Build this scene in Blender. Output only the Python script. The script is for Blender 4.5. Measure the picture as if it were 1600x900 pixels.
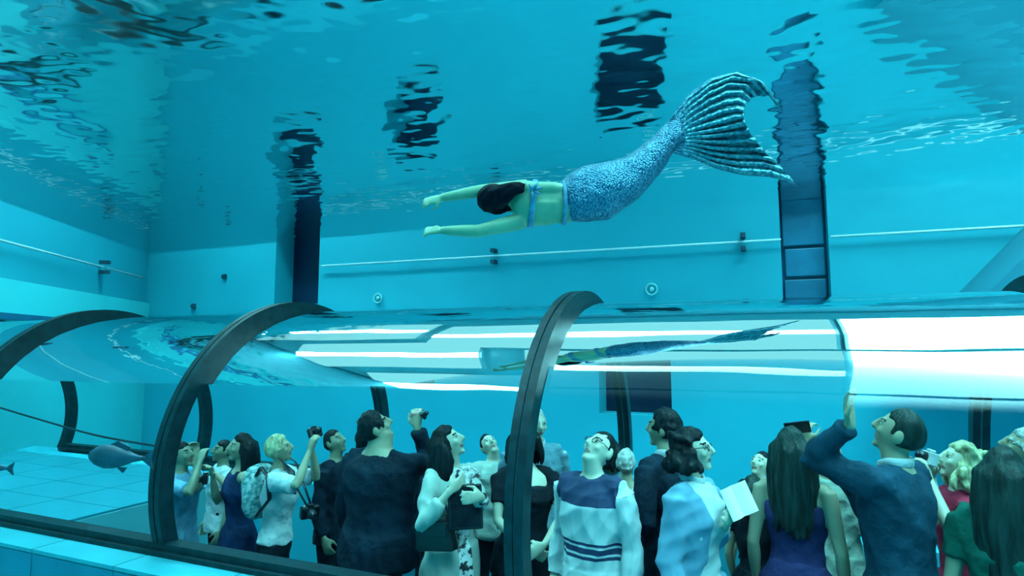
import bpy, bmesh, math, random
import numpy as np
from mathutils import Vector, Matrix, Quaternion, noise

for o in list(bpy.data.objects):
    bpy.data.objects.remove(o)
SC = bpy.context.scene
COL = SC.collection
rnd = random.Random(7)

# ------------------------------------------------------------------ camera
F, CX, CY = 940.0, 800.0, 450.0
PITCH = math.atan2(96, 940)
YAW = math.atan2(400, math.hypot(940, 96))
CAM = Vector((0, 0, 1.33))
FW = Vector((-math.sin(YAW) * math.cos(PITCH), math.cos(YAW) * math.cos(PITCH), math.sin(PITCH)))
RT = Vector((math.cos(YAW), math.sin(YAW), 0))
UP = RT.cross(FW)
cd = bpy.data.cameras.new('camera')
cd.sensor_width = 36
cd.lens = F / 1600 * 36
cd.clip_start = 0.05
cam = bpy.data.objects.new('camera', cd)
COL.objects.link(cam)
cam.matrix_world = Matrix(((RT.x, UP.x, -FW.x, CAM.x), (RT.y, UP.y, -FW.y, CAM.y), (RT.z, UP.z, -FW.z, CAM.z), (0, 0, 0, 1)))
SC.camera = cam


def at(x, y, Y):
    """photo pixel -> the point of the pool that lies at distance Y from the camera's wall"""
    d = FW + RT * ((x - CX) / F) - UP * ((y - CY) / F)
    return CAM + d * (Y / d.y)


def atd(x, y, dep):
    d = FW + RT * ((x - CX) / F) - UP * ((y - CY) / F)
    return CAM + d * dep


# ------------------------------------------------------------------ world, exposure
wd = bpy.data.worlds.new('hall_air')
SC.world = wd
wd.use_nodes = True
wb = wd.node_tree.nodes['Background']
wb.inputs[0].default_value = (0.30, 0.78, 0.95, 1)
wb.inputs[1].default_value = 0.55
SC.view_settings.view_transform = 'Standard'
SC.view_settings.look = 'None'
SC.view_settings.exposure = -0.2
SC.view_settings.gamma = 1.0
SC.view_settings.use_curve_mapping = False
SC.cycles.transparent_max_bounces = 24
SC.cycles.max_bounces = 6
SC.cycles.use_light_tree = False
SC.cycles.diffuse_bounces = 2
SC.cycles.glossy_bounces = 3
SC.cycles.sample_clamp_indirect = 6.0
SC.cycles.caustics_reflective = True

# main dimensions (metres); z = 0 is the sill the tunnel stands on
SURF = 3.26          # water surface
YB = 8.25            # back wall
YF, Z0, R = 2.823, 0.44, 1.262
YC = YF + R
RIBS = [-8.766, -6.236, -3.707, -1.177, 1.353, 3.883]
CEIL = 7.2
WAVE = 0.0012        # wave height scale

# ------------------------------------------------------------------ materials
MATS = {}


def nt(name):
    m = bpy.data.materials.new(name)
    m.use_nodes = True
    t = m.node_tree
    t.nodes.clear()
    out = t.nodes.new('ShaderNodeOutputMaterial')
    MATS[name] = m
    return m, t, out


def mat(name, col, rough=0.6, metal=0.0, var=0.0, scale=8.0, bump=0.0, bscale=30.0, spec=0.5, sheen=0.0, col2=None, stretch=None):
    """principled surface with a mottled colour and a little relief"""
    m, t, out = nt(name)
    b = t.nodes.new('ShaderNodeBsdfPrincipled')
    t.links.new(b.outputs[0], out.inputs[0])
    b.inputs['Base Color'].default_value = (*col, 1)
    b.inputs['Roughness'].default_value = rough
    b.inputs['Metallic'].default_value = metal
    b.inputs['Specular IOR Level'].default_value = spec
    if sheen:
        b.inputs['Sheen Weight'].default_value = sheen
    tc = t.nodes.new('ShaderNodeTexCoord')
    src = tc.outputs['Object']
    if stretch:
        mp = t.nodes.new('ShaderNodeMapping')
        mp.inputs['Scale'].default_value = stretch
        t.links.new(src, mp.inputs[0])
        src = mp.outputs[0]
    if var or col2:
        n = t.nodes.new('ShaderNodeTexNoise')
        n.inputs['Scale'].default_value = scale
        n.inputs['Detail'].default_value = 4
        t.links.new(src, n.inputs['Vector'])
        r = t.nodes.new('ShaderNodeValToRGB')
        a = [max(0, c * (1 - var)) for c in col]
        z = [min(1, c * (1 + var)) for c in col] if col2 is None else col2
        r.color_ramp.elements[0].position = 0.38
        r.color_ramp.elements[1].position = 0.62
        r.color_ramp.elements[0].color = (*a, 1)
        r.color_ramp.elements[1].color = (*z, 1)
        t.links.new(n.outputs[0], r.inputs[0])
        t.links.new(r.outputs[0], b.inputs['Base Color'])
    if bump:
        n2 = t.nodes.new('ShaderNodeTexNoise')
        n2.inputs['Scale'].default_value = bscale
        n2.inputs['Detail'].default_value = 3
        t.links.new(src, n2.inputs['Vector'])
        bp = t.nodes.new('ShaderNodeBump')
        bp.inputs['Strength'].default_value = bump
        bp.inputs['Distance'].default_value = 0.02
        t.links.new(n2.outputs[0], bp.inputs['Height'])
        t.links.new(bp.outputs[0], b.inputs['Normal'])
    return m


def emit(name, col, s):
    m, t, out = nt(name)
    e = t.nodes.new('ShaderNodeEmission')
    e.inputs[0].default_value = (*col, 1)
    e.inputs[1].default_value = s
    t.links.new(e.outputs[0], out.inputs[0])
    return m


mat('pool_paint', (0.006, 0.40, 0.51), 0.75, var=0.05, scale=0.6)
mat('pool_paint_light', (0.05, 0.72, 0.78), 0.75, var=0.05, scale=0.8)
mat('pool_floor', (0.06, 0.62, 0.72), 0.7, var=0.05, scale=1.2)
mat('buttress_shade', (0.006, 0.20, 0.28), 0.75, var=0.05, scale=0.6)  # darkened to set the tone of the mirrored upper right corner
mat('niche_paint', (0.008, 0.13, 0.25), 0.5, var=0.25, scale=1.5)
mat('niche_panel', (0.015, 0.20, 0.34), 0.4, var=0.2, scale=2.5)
mat('dark_glass', (0.004, 0.014, 0.05), 0.35)
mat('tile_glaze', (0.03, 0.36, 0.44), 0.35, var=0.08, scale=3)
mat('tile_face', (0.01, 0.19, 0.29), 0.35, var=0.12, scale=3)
mat('landing_tile', (0.012, 0.27, 0.35), 0.4, var=0.06, scale=3)
mat('grout', (0.10, 0.50, 0.56), 0.8)
mat('rib_metal', (0.003, 0.024, 0.032), 0.45, var=0.3, scale=14, spec=0.25)
mat('rib_gasket', (0.02, 0.11, 0.13), 0.45)
mat('steel', (0.62, 0.85, 0.88), 0.3, var=0.04, scale=20)
mat('bracket', (0.01, 0.06, 0.10), 0.5)
mat('clear_ring', (0.25, 0.75, 0.8), 0.3)
mat('hall_paint', (0.45, 0.62, 0.66), 0.8, var=0.05, scale=0.5)
mat('hall_dark', (0.01, 0.16, 0.21), 0.8, var=0.05, scale=0.5)
mat('cable_black', (0.006, 0.03, 0.045), 0.5)
mat('fish_skin', (0.006, 0.055, 0.09), 0.55, var=0.3, scale=12)
emit('added_lamp_face', (0.62, 0.93, 1.0), 1.05)
emit('added_lamp_face_bright', (0.75, 0.96, 1.0), 18.0)
emit('added_strip_face', (0.70, 0.95, 1.0), 21.0)
emit('left_fill_strip', (0.70, 0.95, 1.0), 95.0)  # extra-strong strip added to brighten the left wall


def water_mat():
    m, t, out = nt('water_surface')
    ge = t.nodes.new('ShaderNodeNewGeometry')
    fr = t.nodes.new('ShaderNodeFresnel')
    fr.inputs[0].default_value = 1.333
    tr = t.nodes.new('ShaderNodeBsdfTransparent')
    tr.inputs[0].default_value = (0.40, 0.93, 0.94, 1)   # light that enters the water loses its red
    gl = t.nodes.new('ShaderNodeBsdfGlossy')
    gl.inputs['Roughness'].default_value = 0.06
    gl.inputs['Color'].default_value = (1, 1, 1, 1)
    mx = t.nodes.new('ShaderNodeMixShader')
    t.links.new(fr.outputs[0], mx.inputs[0])
    t.links.new(tr.outputs[0], mx.inputs[1])
    t.links.new(gl.outputs[0], mx.inputs[2])
    t.links.new(mx.outputs[0], out.inputs[0])


water_mat()


def acrylic_mat(name, inner):
    """clear acrylic: lets light through, mirrors by Fresnel; an added mirror zone on the crown stands in for total reflection"""
    m, t, out = nt(name)
    tr = t.nodes.new('ShaderNodeBsdfTransparent')
    tr.inputs[0].default_value = (0.97, 0.995, 1, 1)
    if not inner:
        t.links.new(tr.outputs[0], out.inputs[0])
        return
    tc = t.nodes.new('ShaderNodeTexCoord')
    mp = t.nodes.new('ShaderNodeMapping')
    mp.inputs['Scale'].default_value = (0.35, 1.6, 1.6)
    t.links.new(tc.outputs['Object'], mp.inputs[0])
    n1 = t.nodes.new('ShaderNodeTexNoise')
    n1.inputs['Scale'].default_value = 1.6
    n1.inputs['Detail'].default_value = 2.0
    t.links.new(mp.outputs[0], n1.inputs['Vector'])
    bp = t.nodes.new('ShaderNodeBump')
    bp.inputs['Strength'].default_value = 1.0
    bp.inputs['Distance'].default_value = 0.006
    t.links.new(n1.outputs[0], bp.inputs['Height'])
    sx = t.nodes.new('ShaderNodeSeparateXYZ')
    t.links.new(tc.outputs['Object'], sx.inputs[0])
    mr = t.nodes.new('ShaderNodeMapRange')  # height mask that limits the added mirror to the crown
    mr.interpolation_type = 'SMOOTHSTEP'
    mr.inputs['From Min'].default_value = 1.06
    mr.inputs['From Max'].default_value = 1.12
    mr.inputs['To Min'].default_value = 1.0
    mr.inputs['To Max'].default_value = 1.45
    t.links.new(sx.outputs['Z'], mr.inputs['Value'])
    fr = t.nodes.new('ShaderNodeFresnel')
    t.links.new(mr.outputs[0], fr.inputs[0])
    gl = t.nodes.new('ShaderNodeBsdfGlossy')
    gl.inputs['Roughness'].default_value = 0.0
    gl.inputs['Color'].default_value = (0.97, 1, 1, 1)
    t.links.new(bp.outputs[0], gl.inputs['Normal'])
    mx = t.nodes.new('ShaderNodeMixShader')
    t.links.new(fr.outputs[0], mx.inputs[0])
    t.links.new(tr.outputs[0], mx.inputs[1])
    t.links.new(gl.outputs[0], mx.inputs[2])
    t.links.new(mx.outputs[0], out.inputs[0])


acrylic_mat('acrylic_outer', False)
acrylic_mat('acrylic_inner', True)


# ------------------------------------------------------------------ mesh helpers
class MB:
    def __init__(s):
        s.v, s.f, s.m = [], [], []

    def add(s, v, f, mi=0):
        n = len(s.v)
        s.v += [tuple(p) for p in v]
        s.f += [tuple(i + n for i in q) for q in f]
        s.m += [mi] * len(f)
        return s

    def box(s, a, b, mi=0):
        (x0, y0, z0), (x1, y1, z1) = a, b
        v = [(x0, y0, z0), (x1, y0, z0), (x1, y1, z0), (x0, y1, z0), (x0, y0, z1), (x1, y0, z1), (x1, y1, z1), (x0, y1, z1)]
        f = [(0, 3, 2, 1), (4, 5, 6, 7), (0, 1, 5, 4), (1, 2, 6, 5), (2, 3, 7, 6), (3, 0, 4, 7)]
        return s.add(v, f, mi)

    def prism(s, poly, ax, a, b, mi=0):
        """poly of 2-D points extruded along axis ax (0 x, 1 y, 2 z) from a to b"""
        def P(p, t):
            q = list(p)
            q.insert(ax, t)
            return tuple(q)
        n = len(poly)
        v = [P(p, a) for p in poly] + [P(p, b) for p in poly]
        f = [tuple(range(n)), tuple(range(2 * n - 1, n - 1, -1))] + [(i, i + n, (i + 1) % n + n, (i + 1) % n) for i in range(n)]
        return s.add(v, f, mi)

    def tube(s, pts, rad, n=10, flat=None, caps=True, mi=0, up=None):
        """loft along pts; rad number or list of numbers / (across, up) pairs; rounded ends"""
        pts = [Vector(p) for p in pts]
        if not isinstance(rad, (list, tuple)):
            rad = [rad] * len(pts)
        rad = [(r, r) if not isinstance(r, (list, tuple)) else r for r in rad]
        N = len(pts)
        tang = []
        for i in range(N):
            t = pts[min(i + 1, N - 1)] - pts[max(i - 1, 0)]
            tang.append(t.normalized() if t.length > 1e-9 else Vector((0, 0, 1)))
        u = Vector(up) if up is not None else (Vector((0, 0, 1)) if abs(tang[0].z) < 0.9 else Vector((0, 1, 0)))
        rows = []
        for i in range(N):
            t = tang[i]
            u = (u - t * u.dot(t))
            u = u.normalized() if u.length > 1e-6 else t.orthogonal().normalized()
            w = u.cross(t)
            rows.append([(pts[i] + w * (math.cos(a) * rad[i][0]) + u * (math.sin(a) * rad[i][1])) for a in [2 * math.pi * k / n for k in range(n)]])
            if up is not None:
                u = Vector(up)
        v = [p for r in rows for p in r]
        f = []
        for i in range(N - 1):
            for k in range(n):
                f.append((i * n + k, i * n + (k + 1) % n, (i + 1) * n + (k + 1) % n, (i + 1) * n + k))
        if caps:
            v.append(pts[0] - tang[0] * (min(rad[0]) * 0.5))
            c0 = len(v) - 1
            v.append(pts[-1] + tang[-1] * (min(rad[-1]) * 0.5))
            c1 = len(v) - 1
            for k in range(n):
                f.append((c0, (k + 1) % n, k))
                f.append((c1, (N - 1) * n + k, (N - 1) * n + (k + 1) % n))
        return s.add(v, f, mi)

    def ell(s, c, r, rot=None, n=14, m=9, fn=None, mi=0):
        """ellipsoid, optionally reshaped by fn(x,y,z) on the unit sphere"""
        c = Vector(c)
        v, f = [], []
        for j in range(m + 1):
            ph = math.pi * j / m
            for k in range(n):
                a = 2 * math.pi * k / n
                p = Vector((math.sin(ph) * math.cos(a), math.sin(ph) * math.sin(a), math.cos(ph)))
                if fn:
                    p = Vector(fn(*p))
                p = Vector((p.x * r[0], p.y * r[1], p.z * r[2]))
                if rot is not None:
                    p = rot @ p
                v.append(c + p)
        for j in range(m):
            for k in range(n):
                f.append((j * n + k, (j + 1) * n + k, (j + 1) * n + (k + 1) % n, j * n + (k + 1) % n))
        return s.add(v, f, mi)

    def mesh(s, name, mats, smooth=False):
        me = bpy.data.meshes.new(name)
        me.from_pydata(s.v, [], s.f)
        for x in (mats if isinstance(mats, (list, tuple)) else [mats]):
            me.materials.append(MATS[x])
        me.polygons.foreach_set('material_index', s.m)
        if smooth:
            me.polygons.foreach_set('use_smooth', [True] * len(me.polygons))
        me.update()
        return me

    def build(s, name, mats, parent=None, smooth=False, loc=None, bevel=0, weld=False):
        o = bpy.data.objects.new(name, s.mesh(name, mats, smooth))
        COL.objects.link(o)
        if parent is not None:
            o.parent = parent
        if loc is not None:
            o.location = loc
        if bevel:
            b = o.modifiers.new('bevel', 'BEVEL')
            b.width = bevel
            b.segments = 2
            b.limit_method = 'ANGLE'
        return o


def tag(o, label, cat, group=None, kind=None):
    o['label'] = label
    o['category'] = cat
    if group:
        o['group'] = group
    if kind:
        o['kind'] = kind
    return o


def struct(o, label=None, cat=None):
    o['kind'] = 'structure'
    if label:
        o['label'] = label
        o['category'] = cat
    return o


def empty(name, loc=(0, 0, 0), rz=0):
    o = bpy.data.objects.new(name, None)
    COL.objects.link(o)
    o.location = loc
    o.rotation_euler = (0, 0, rz)
    o.empty_display_size = 0.1
    return o


def holed(mb, u0, u1, z0, z1, holes, y, th):
    """vertical slab at y..y+th in x/z with rectangular holes"""
    xs = sorted({u0, u1, *[h[0] for h in holes], *[h[1] for h in holes]})
    for a, b in zip(xs, xs[1:]):
        zs = [z0]
        for h in sorted(holes, key=lambda h: h[2]):
            if h[0] <= a and h[1] >= b:
                zs += [h[2], h[3]]
        zs.append(z1)
        for c, d in zip(zs[0::2], zs[1::2]):
            if d - c > 1e-4:
                mb.box((a, y, c), (b, y + th, d))


# ------------------------------------------------------------------ pool shell
XL, XR = -11.5, 7.0
NICHE_L = (-8.13, -7.14, 2.12, SURF + 0.03)
NICHE_R = (0.20, 0.74, 1.2, SURF + 0.03)
WINS = [(-8.25, -7.30, 1.05, 2.05), (-5.72, -4.80, 0.75, 1.86), (-2.18, -1.20, 0.45, 1.84)]
m = MB()
holed(m, XL - 0.2, XR, -3.2, SURF + 0.03, [NICHE_L, NICHE_R] + WINS, YB, 0.5)
struct(m.build('wall_back', 'pool_paint'), 'teal painted back wall of the deep pool', 'wall')
m = MB().box((XL - 0.2, YB + 0.02, SURF + 0.03), (XR, YB + 0.5, CEIL))
struct(m.build('wall_hall', 'hall_dark'))
# added inclined buttress; its dark colour makes the darker diagonal mirrored in the water
a, b = at(1372, 584, YB), at(1690, 264, YB)
zc = 1.20
xc = a.x + (b.x - a.x) * (zc - a.z) / (b.z - a.z)
m = MB().prism([(xc, zc), (b.x, b.z), (b.x + 3, b.z), (b.x + 3, zc)], 1, 6.9, YB)
struct(m.build('wall_buttress_added', 'buttress_shade'), 'sloping buttress added for the darker mirrored corner, against the back wall behind the tunnel', 'wall')
# left wall: from the back corner towards the camera
LD = Vector((0.53, -0.85, 0)).normalized()
LN = Vector((0.85, 0.53, 0)).normalized()
LC = Vector((XL, YB, 0))


def lw(s, z, off=0.0):
    p = LC + LD * s + LN * off
    return (p.x, p.y, z)


def lbox(mb, s0, s1, z0, z1, o0, o1):
    v = [lw(s0, z0, o0), lw(s1, z0, o0), lw(s1, z0, o1), lw(s0, z0, o1), lw(s0, z1, o0), lw(s1, z1, o0), lw(s1, z1, o1), lw(s0, z1, o1)]
    f = [(0, 3, 2, 1), (4, 5, 6, 7), (0, 1, 5, 4), (1, 2, 6, 5), (2, 3, 7, 6), (3, 0, 4, 7)]
    mb.add(v, f)


m = MB()
lbox(m, -0.3, 13.5, -3.2, SURF + 0.03, -0.4, 0)
struct(m.build('wall_left', 'pool_paint'), 'teal side wall of the pool with a steel rail', 'wall')
m = MB()
lbox(m, -0.3, 13.5, SURF + 0.03, CEIL, -0.4, -0.02)
struct(m.build('wall_hall', 'hall_dark'))
m = MB()
lbox(m, 0, 13.5, -3.2, 2.25, 0, 0.10)
struct(m.build('trim_1', 'pool_paint_light'), 'pale lower half of the side wall below the rail', 'wall plinth')
m = MB()
lbox(m, 2.0, 13.5, 1.72, 1.80, 0.10, 0.18)
struct(m.build('trim_2', 'niche_paint'), 'dark narrow strip along the pale side wall', 'trim')
m = MB().box((XR, -3, -3.2), (XR + 0.4, YB, CEIL))
struct(m.build('wall_right', 'pool_paint'))
m = MB().box((-14, -3.4, -3.2), (XR, -3, CEIL))
struct(m.build('wall_front', 'pool_paint'))
m = MB().box((-14, -3.2, -3.4), (XR, 2.5, -3.2))
struct(m.build('floor', 'pool_floor'))
m = MB().box((-14, 5.35, -1.0), (XR, YB, -0.8))
struct(m.build('floor_shelf', 'pool_paint'), 'pale pool floor behind the tunnel', 'floor')
m = MB().box((-14, -3.4, CEIL), (XR, YB + 0.5, CEIL + 0.2))
struct(m.build('ceiling', 'hall_paint'))
# recesses in the back wall
m = MB()
x0, x1, z0, z1 = NICHE_L
m.box((x0 - .05, YB + 0.45, z0 - .05), (x1 + .05, YB + 0.55, z1 + .05))
struct(m.build('window_1', 'dark_glass'), 'tall dark window in the back wall near the side wall', 'window')
for i, (x0, x1, z0, z1) in enumerate(WINS):
    m = MB().box((x0 - .05, YB + 0.40, z0 - .05), (x1 + .05, YB + 0.5, z1 + .05))
    struct(m.build('window_%d' % (i + 2), 'dark_glass'), 'dark square window low in the back wall, %s of three' % ['first', 'second', 'third'][i], 'window')
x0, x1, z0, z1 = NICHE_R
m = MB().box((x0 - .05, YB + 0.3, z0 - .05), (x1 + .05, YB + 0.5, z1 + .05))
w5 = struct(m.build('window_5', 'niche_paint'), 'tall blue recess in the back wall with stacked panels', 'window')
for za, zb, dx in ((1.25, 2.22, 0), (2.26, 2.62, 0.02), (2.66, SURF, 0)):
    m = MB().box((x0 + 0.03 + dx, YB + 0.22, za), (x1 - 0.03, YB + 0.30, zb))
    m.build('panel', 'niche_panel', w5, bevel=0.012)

# ------------------------------------------------------------------ water
WX = np.linspace(-14, XR, 820)
WY = np.concatenate([np.linspace(-3.4, 1.5, 70)[:-1], np.linspace(1.5, YB + 0.5, 350)])
gx, gy = np.meshgrid(WX, WY)
wv = np.zeros_like(gx)
wr_ = np.random.default_rng(11)
for q in range(80):
    lam = 0.10 * (0.55 / 0.10) ** wr_.random()
    th = wr_.normal(1.35, 0.75)
    kx, ky = 2 * math.pi / lam * math.cos(th), 2 * math.pi / lam * math.sin(th)
    env = 0.5 + 0.5 * np.sin(gx * wr_.normal() * 0.8 + gy * wr_.normal() * 0.8 + wr_.uniform(0, 6))
    wv += WAVE * lam ** 0.9 * env * np.sin(kx * gx + ky * gy + wr_.uniform(0, 6.3) + 0.8 * np.sin(0.9 * gx + wr_.uniform(0, 6)))
ny, nx = gx.shape
me = bpy.data.meshes.new('water_surface')
co = np.stack([gx, gy, SURF + wv], -1).reshape(-1, 3)
ii = (np.arange(ny - 1)[:, None] * nx + np.arange(nx - 1)[None]).reshape(-1)
quads = np.stack([ii, ii + 1, ii + nx + 1, ii + nx], -1)
me.vertices.add(len(co))
me.vertices.foreach_set('co', co.reshape(-1))
me.loops.add(quads.size)
me.loops.foreach_set('vertex_index', quads.reshape(-1))
me.polygons.add(len(quads))
me.polygons.foreach_set('loop_start', np.arange(len(quads)) * 4)
me.update(calc_edges=True)
me.polygons.foreach_set('use_smooth', [True] * len(quads))
me.materials.append(MATS['water_surface'])
o = bpy.data.objects.new('water_surface', me)
COL.objects.link(o)
o['kind'] = 'structure'
o['label'] = 'clear blue green pool water with its rippled surface'
o['category'] = 'water'

# ------------------------------------------------------------------ added, unseen ceiling lamps over the pool
ADDED_LAMPS = [(-7.9, 6.2, 4.2, 2.4, 2), (-6.3, 3.2, 3.8, 2.4, 2), (-5.2, 0.2, 3.2, 2.4, 2), (-1.35, -1.2, 4.5, 3.1, 0), (-1.35, 2.1, 4.5, 3.1, 0), (-2.3, 5.4, 6.3, 3.1, 0), (3.3, -1.2, 4.6, 3.1, 1), (3.3, 2.1, 4.6, 3.1, 1), (3.3, 5.4, 4.6, 3.1, 1)]  # invented layout: lights the pool, streaks the glass; left ones brighten the side wall
for i, (x, y, L, wdt, br) in enumerate(ADDED_LAMPS):
    t = empty('added_ceiling_light', (x, y, CEIL))
    tag(t, 'unseen luminous ceiling panel added to light the pool, with a bright strip', 'added ceiling light', 'added ceiling panels over the pool')
    MB().box((-L / 2 - .05, -wdt / 2 - .05, -0.12), (L / 2 + .05, wdt / 2 + .05, -0.005)).build('housing', 'hall_paint', t)
    MB().box((-L / 2, -wdt / 2, -0.15), (L / 2, wdt / 2, -0.125)).build('diffuser', 'added_lamp_face_bright' if br == 1 else 'added_lamp_face', t)
    MB().box((-L / 2, -.2, -0.20), (L / 2, .2, -0.155)).build('strip', 'left_fill_strip' if br == 2 else 'added_strip_face', t)

# ------------------------------------------------------------------ plinth, tiles, tunnel
m = MB()
m.box((-14, YF - 0.20, -3.2), (XR, 3.08, -0.02))
m.box((-14, 4.95, -3.2), (XR, 5.36, -0.02))
struct(m.build('plinth', 'pool_paint'), 'tiled plinth that carries the tunnel', 'plinth')
PL = bpy.data.objects['plinth']
MB().box((-14, YF - 0.215, -0.70), (XR, 3.079, -0.012)).build('mortar_bed', 'grout', PL)
TL = 0.82
tme = {}
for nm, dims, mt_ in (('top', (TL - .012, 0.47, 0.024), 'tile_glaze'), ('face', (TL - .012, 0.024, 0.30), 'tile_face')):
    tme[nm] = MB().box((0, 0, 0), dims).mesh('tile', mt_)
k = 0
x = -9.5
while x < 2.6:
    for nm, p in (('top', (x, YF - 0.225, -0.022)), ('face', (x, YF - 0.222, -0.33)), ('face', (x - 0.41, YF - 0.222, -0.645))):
        o = bpy.data.objects.new('tile', tme[nm])
        COL.objects.link(o)
        o.location = p
        o.parent = PL
    x += TL
m = MB().add([(-14, 3.06, -1.06), (-4.2, 3.06, -1.0), (-1.3, 3.06, -0.8), (XR, 3.06, -0.8), (XR, 5.0, -0.8), (-1.3, 5.0, -0.8), (-4.2, 5.0, -1.0), (-14, 5.0, -1.06)], [(0, 1, 6, 7), (1, 2, 5, 6), (2, 3, 4, 5)])
o = m.build('floor_aisle', 'tile_face')
m = MB().box((-14, 3.08, -3.2), (-5.12, 4.95, -0.03))
struct(m.build('floor_landing', 'grout'), 'raised tiled landing inside the empty bay', 'floor')
LAND = bpy.data.objects['floor_landing']
ltile = MB().box((0, 0, 0), (TL - .012, 0.46, 0.024)).mesh('tile', 'landing_tile')
for ix in range(5):
    for iy in range(4):
        q = bpy.data.objects.new('tile', ltile)
        COL.objects.link(q)
        q.location = (-5.13 - TL * (ix + 1) + .012, 3.09 + .468 * iy, -0.034)
        q.parent = LAND
sm = o.modifiers.new('solid', 'SOLIDIFY')
sm.thickness = 0.1
struct(o, 'sunken walkway floor inside the tunnel', 'floor')

TUN = empty('viewing_tunnel', (0, YC, 0))
tag(TUN, 'clear acrylic underwater viewing tunnel with dark arched ribs', 'tunnel')
TH0 = -math.asin(Z0 / R)


def arc(r, n, t0=TH0, t1=None):
    t1 = math.pi - t0 if t1 is None else t1
    return [(-r * math.cos(t0 + (t1 - t0) * i / n), Z0 + r * math.sin(t0 + (t1 - t0) * i / n)) for i in range(n + 1)]


def vault(mb, x0, x1, r0, r1, n=200, mo=0, mi=1, t0=TH0, t1=None):
    A, B = arc(r1, n, t0, t1), arc(r0, n, t0, t1)
    v = []
    for (y, z), (y2, z2) in zip(A, B):
        v += [(x0, y, z), (x1, y, z), (x0, y2, z2), (x1, y2, z2)]
    n0 = len(mb.v)
    c0 = n0 + len(v)
    mb.v += v + v          # the second set carries the end faces, so the curved faces keep clean normals
    for i in range(n):
        a, b = n0 + i * 4, n0 + (i + 1) * 4
        c, d = c0 + i * 4, c0 + (i + 1) * 4
        for q, mm in (((a, a + 1, b + 1, b), mo), ((a + 2, b + 2, b + 3, a + 3), mi), ((c, d, d + 2, c + 2), mo), ((c + 1, c + 3, d + 3, d + 1), mo)):
            mb.f.append(q)
            mb.m.append(mm)
    a, b = c0, c0 + n * 4
    mb.f += [(a, a + 2, a + 3, a + 1), (b, b + 1, b + 3, b + 2)]
    mb.m += [mo, mo]


for xa, xb in zip(RIBS, RIBS[1:]):
    m = MB()
    vault(m, xa + 0.04, xb - 0.04, R - 0.055, R)
    o = m.build('acrylic_pane', ['acrylic_outer', 'acrylic_inner'], TUN, smooth=True)
    o['label'] = 'clear curved acrylic pane'
for xr in RIBS:
    m = MB()
    m2 = MB()
    vault(m, xr - 0.050, xr - 0.006, R - 0.075, R + 0.032, 64, 0, 0)
    vault(m2, xr + 0.006, xr + 0.050, R - 0.075, R + 0.032, 64, 0, 0)
    o = m.build('rib', 'rib_metal', TUN, smooth=False)
    m2.build('rib', 'rib_metal', TUN, smooth=False)
    m = MB()
    vault(m, xr - 0.012, xr + 0.012, R - 0.07, R + 0.018, 64, 0, 0)
    m.build('gasket', 'rib_gasket', o, smooth=False)
for ys in (-1, 1):
    y0 = ys * math.sqrt(R * R - Z0 * Z0)
    m = MB().box((RIBS[0], y0 - 0.055, 0.0), (RIBS[-1], y0 + 0.055, 0.075))
    m.box((RIBS[0], y0 - 0.085, 0.0), (RIBS[-1], y0 + 0.085, 0.03))
    m.build('base_rail', 'rib_metal', TUN)

# ------------------------------------------------------------------ rails and fittings on the walls
def rail(pts, label, brs, horiz):
    t = empty('wall_rail', pts[0])
    tag(t, label, 'rail', 'steel rails on the pool walls')
    p0 = Vector(pts[0])
    MB().tube([Vector(p) - p0 for p in pts], 0.016, 10).build('bar', 'steel', t, smooth=True)
    for b in brs:
        q = Vector(b) - p0
        d = (Vector(pts[-1]) - p0).normalized()
        nrm = Vector((0, 0, 1)).cross(d)
        for dz in (-0.085, 0.085):
            c = q + Vector((0, 0, dz))
            v = [c + d * (sx * 0.03) + Vector((0, 0, sz * 0.03)) + nrm * sy for sx in (-1, 1) for sz in (-1, 1) for sy in (-0.06, 0.1)]
            MB().add(v, [(0, 1, 3, 2), (4, 6, 7, 5), (0, 4, 5, 1), (2, 3, 7, 6), (0, 2, 6, 4), (1, 5, 7, 3)]).build('bracket', 'bracket', t)


zr = 2.73
rail([(-7.02, YB - 0.08, zr + .03), (0.20, YB - 0.08, zr - .03)], 'thin pale steel rail on the back wall between the two tall recesses', [(-3.76, YB - 0.08, zr), (-0.24, YB - 0.08, zr - .03)], 1)
rail([(0.76, YB - 0.08, zr - .035), (3.6, YB - 0.08, zr - .06)], 'thin pale steel rail on the back wall beside the blue recess and added buttress', [], 1)
rail([lw(0.4, zr, 0.08), lw(8.5, zr, 0.08)], 'thin pale steel rail along the side wall', [lw(1.9, zr, 0.08), lw(5.5, zr, 0.08)], 0)
for (x, y), lb in (((590, 466), 'small round inlet ring on the back wall beside the dark window'), ((1018, 452), 'small round inlet ring on the back wall below the swimmer')):
    c = at(x, y, YB - 0.03)
    t = empty('wall_inlet', c)
    tag(t, lb, 'pool inlet', 'round inlets on the back wall')
    m = MB()
    m.tube([(0.075 * math.cos(a), 0, 0.075 * math.sin(a)) for a in [2 * math.pi * k / 24 for k in range(25)]], 0.012, 8, caps=False)
    m.build('ring', 'clear_ring', t, smooth=True)
    MB().ell((0, 0.01, 0), (0.035, 0.02, 0.035)).build('nozzle', 'clear_ring', t, smooth=True)
for (x, y), lb in (((350, 432), 'tiny dark fitting on the back wall beside the dark window'), ((302, 478), 'small dark fitting just above the tunnel near the corner')):
    c = at(x, y, YB - 0.03)
    t = empty('wall_fitting', c)
    tag(t, lb, 'fitting', 'small dark wall fittings')
    MB().box((-.04, -.02, -.045), (.04, .03, .045)).build('plate', 'bracket', t, bevel=0.008)
    MB().tube([(0, -.02, 0), (0, -.06, 0)], 0.016, 8).build('knob', 'bracket', t, smooth=True)

# ------------------------------------------------------------------ people: builder
PEND = []   # (object, voxel, smooth steps, wrinkle, post)


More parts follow.
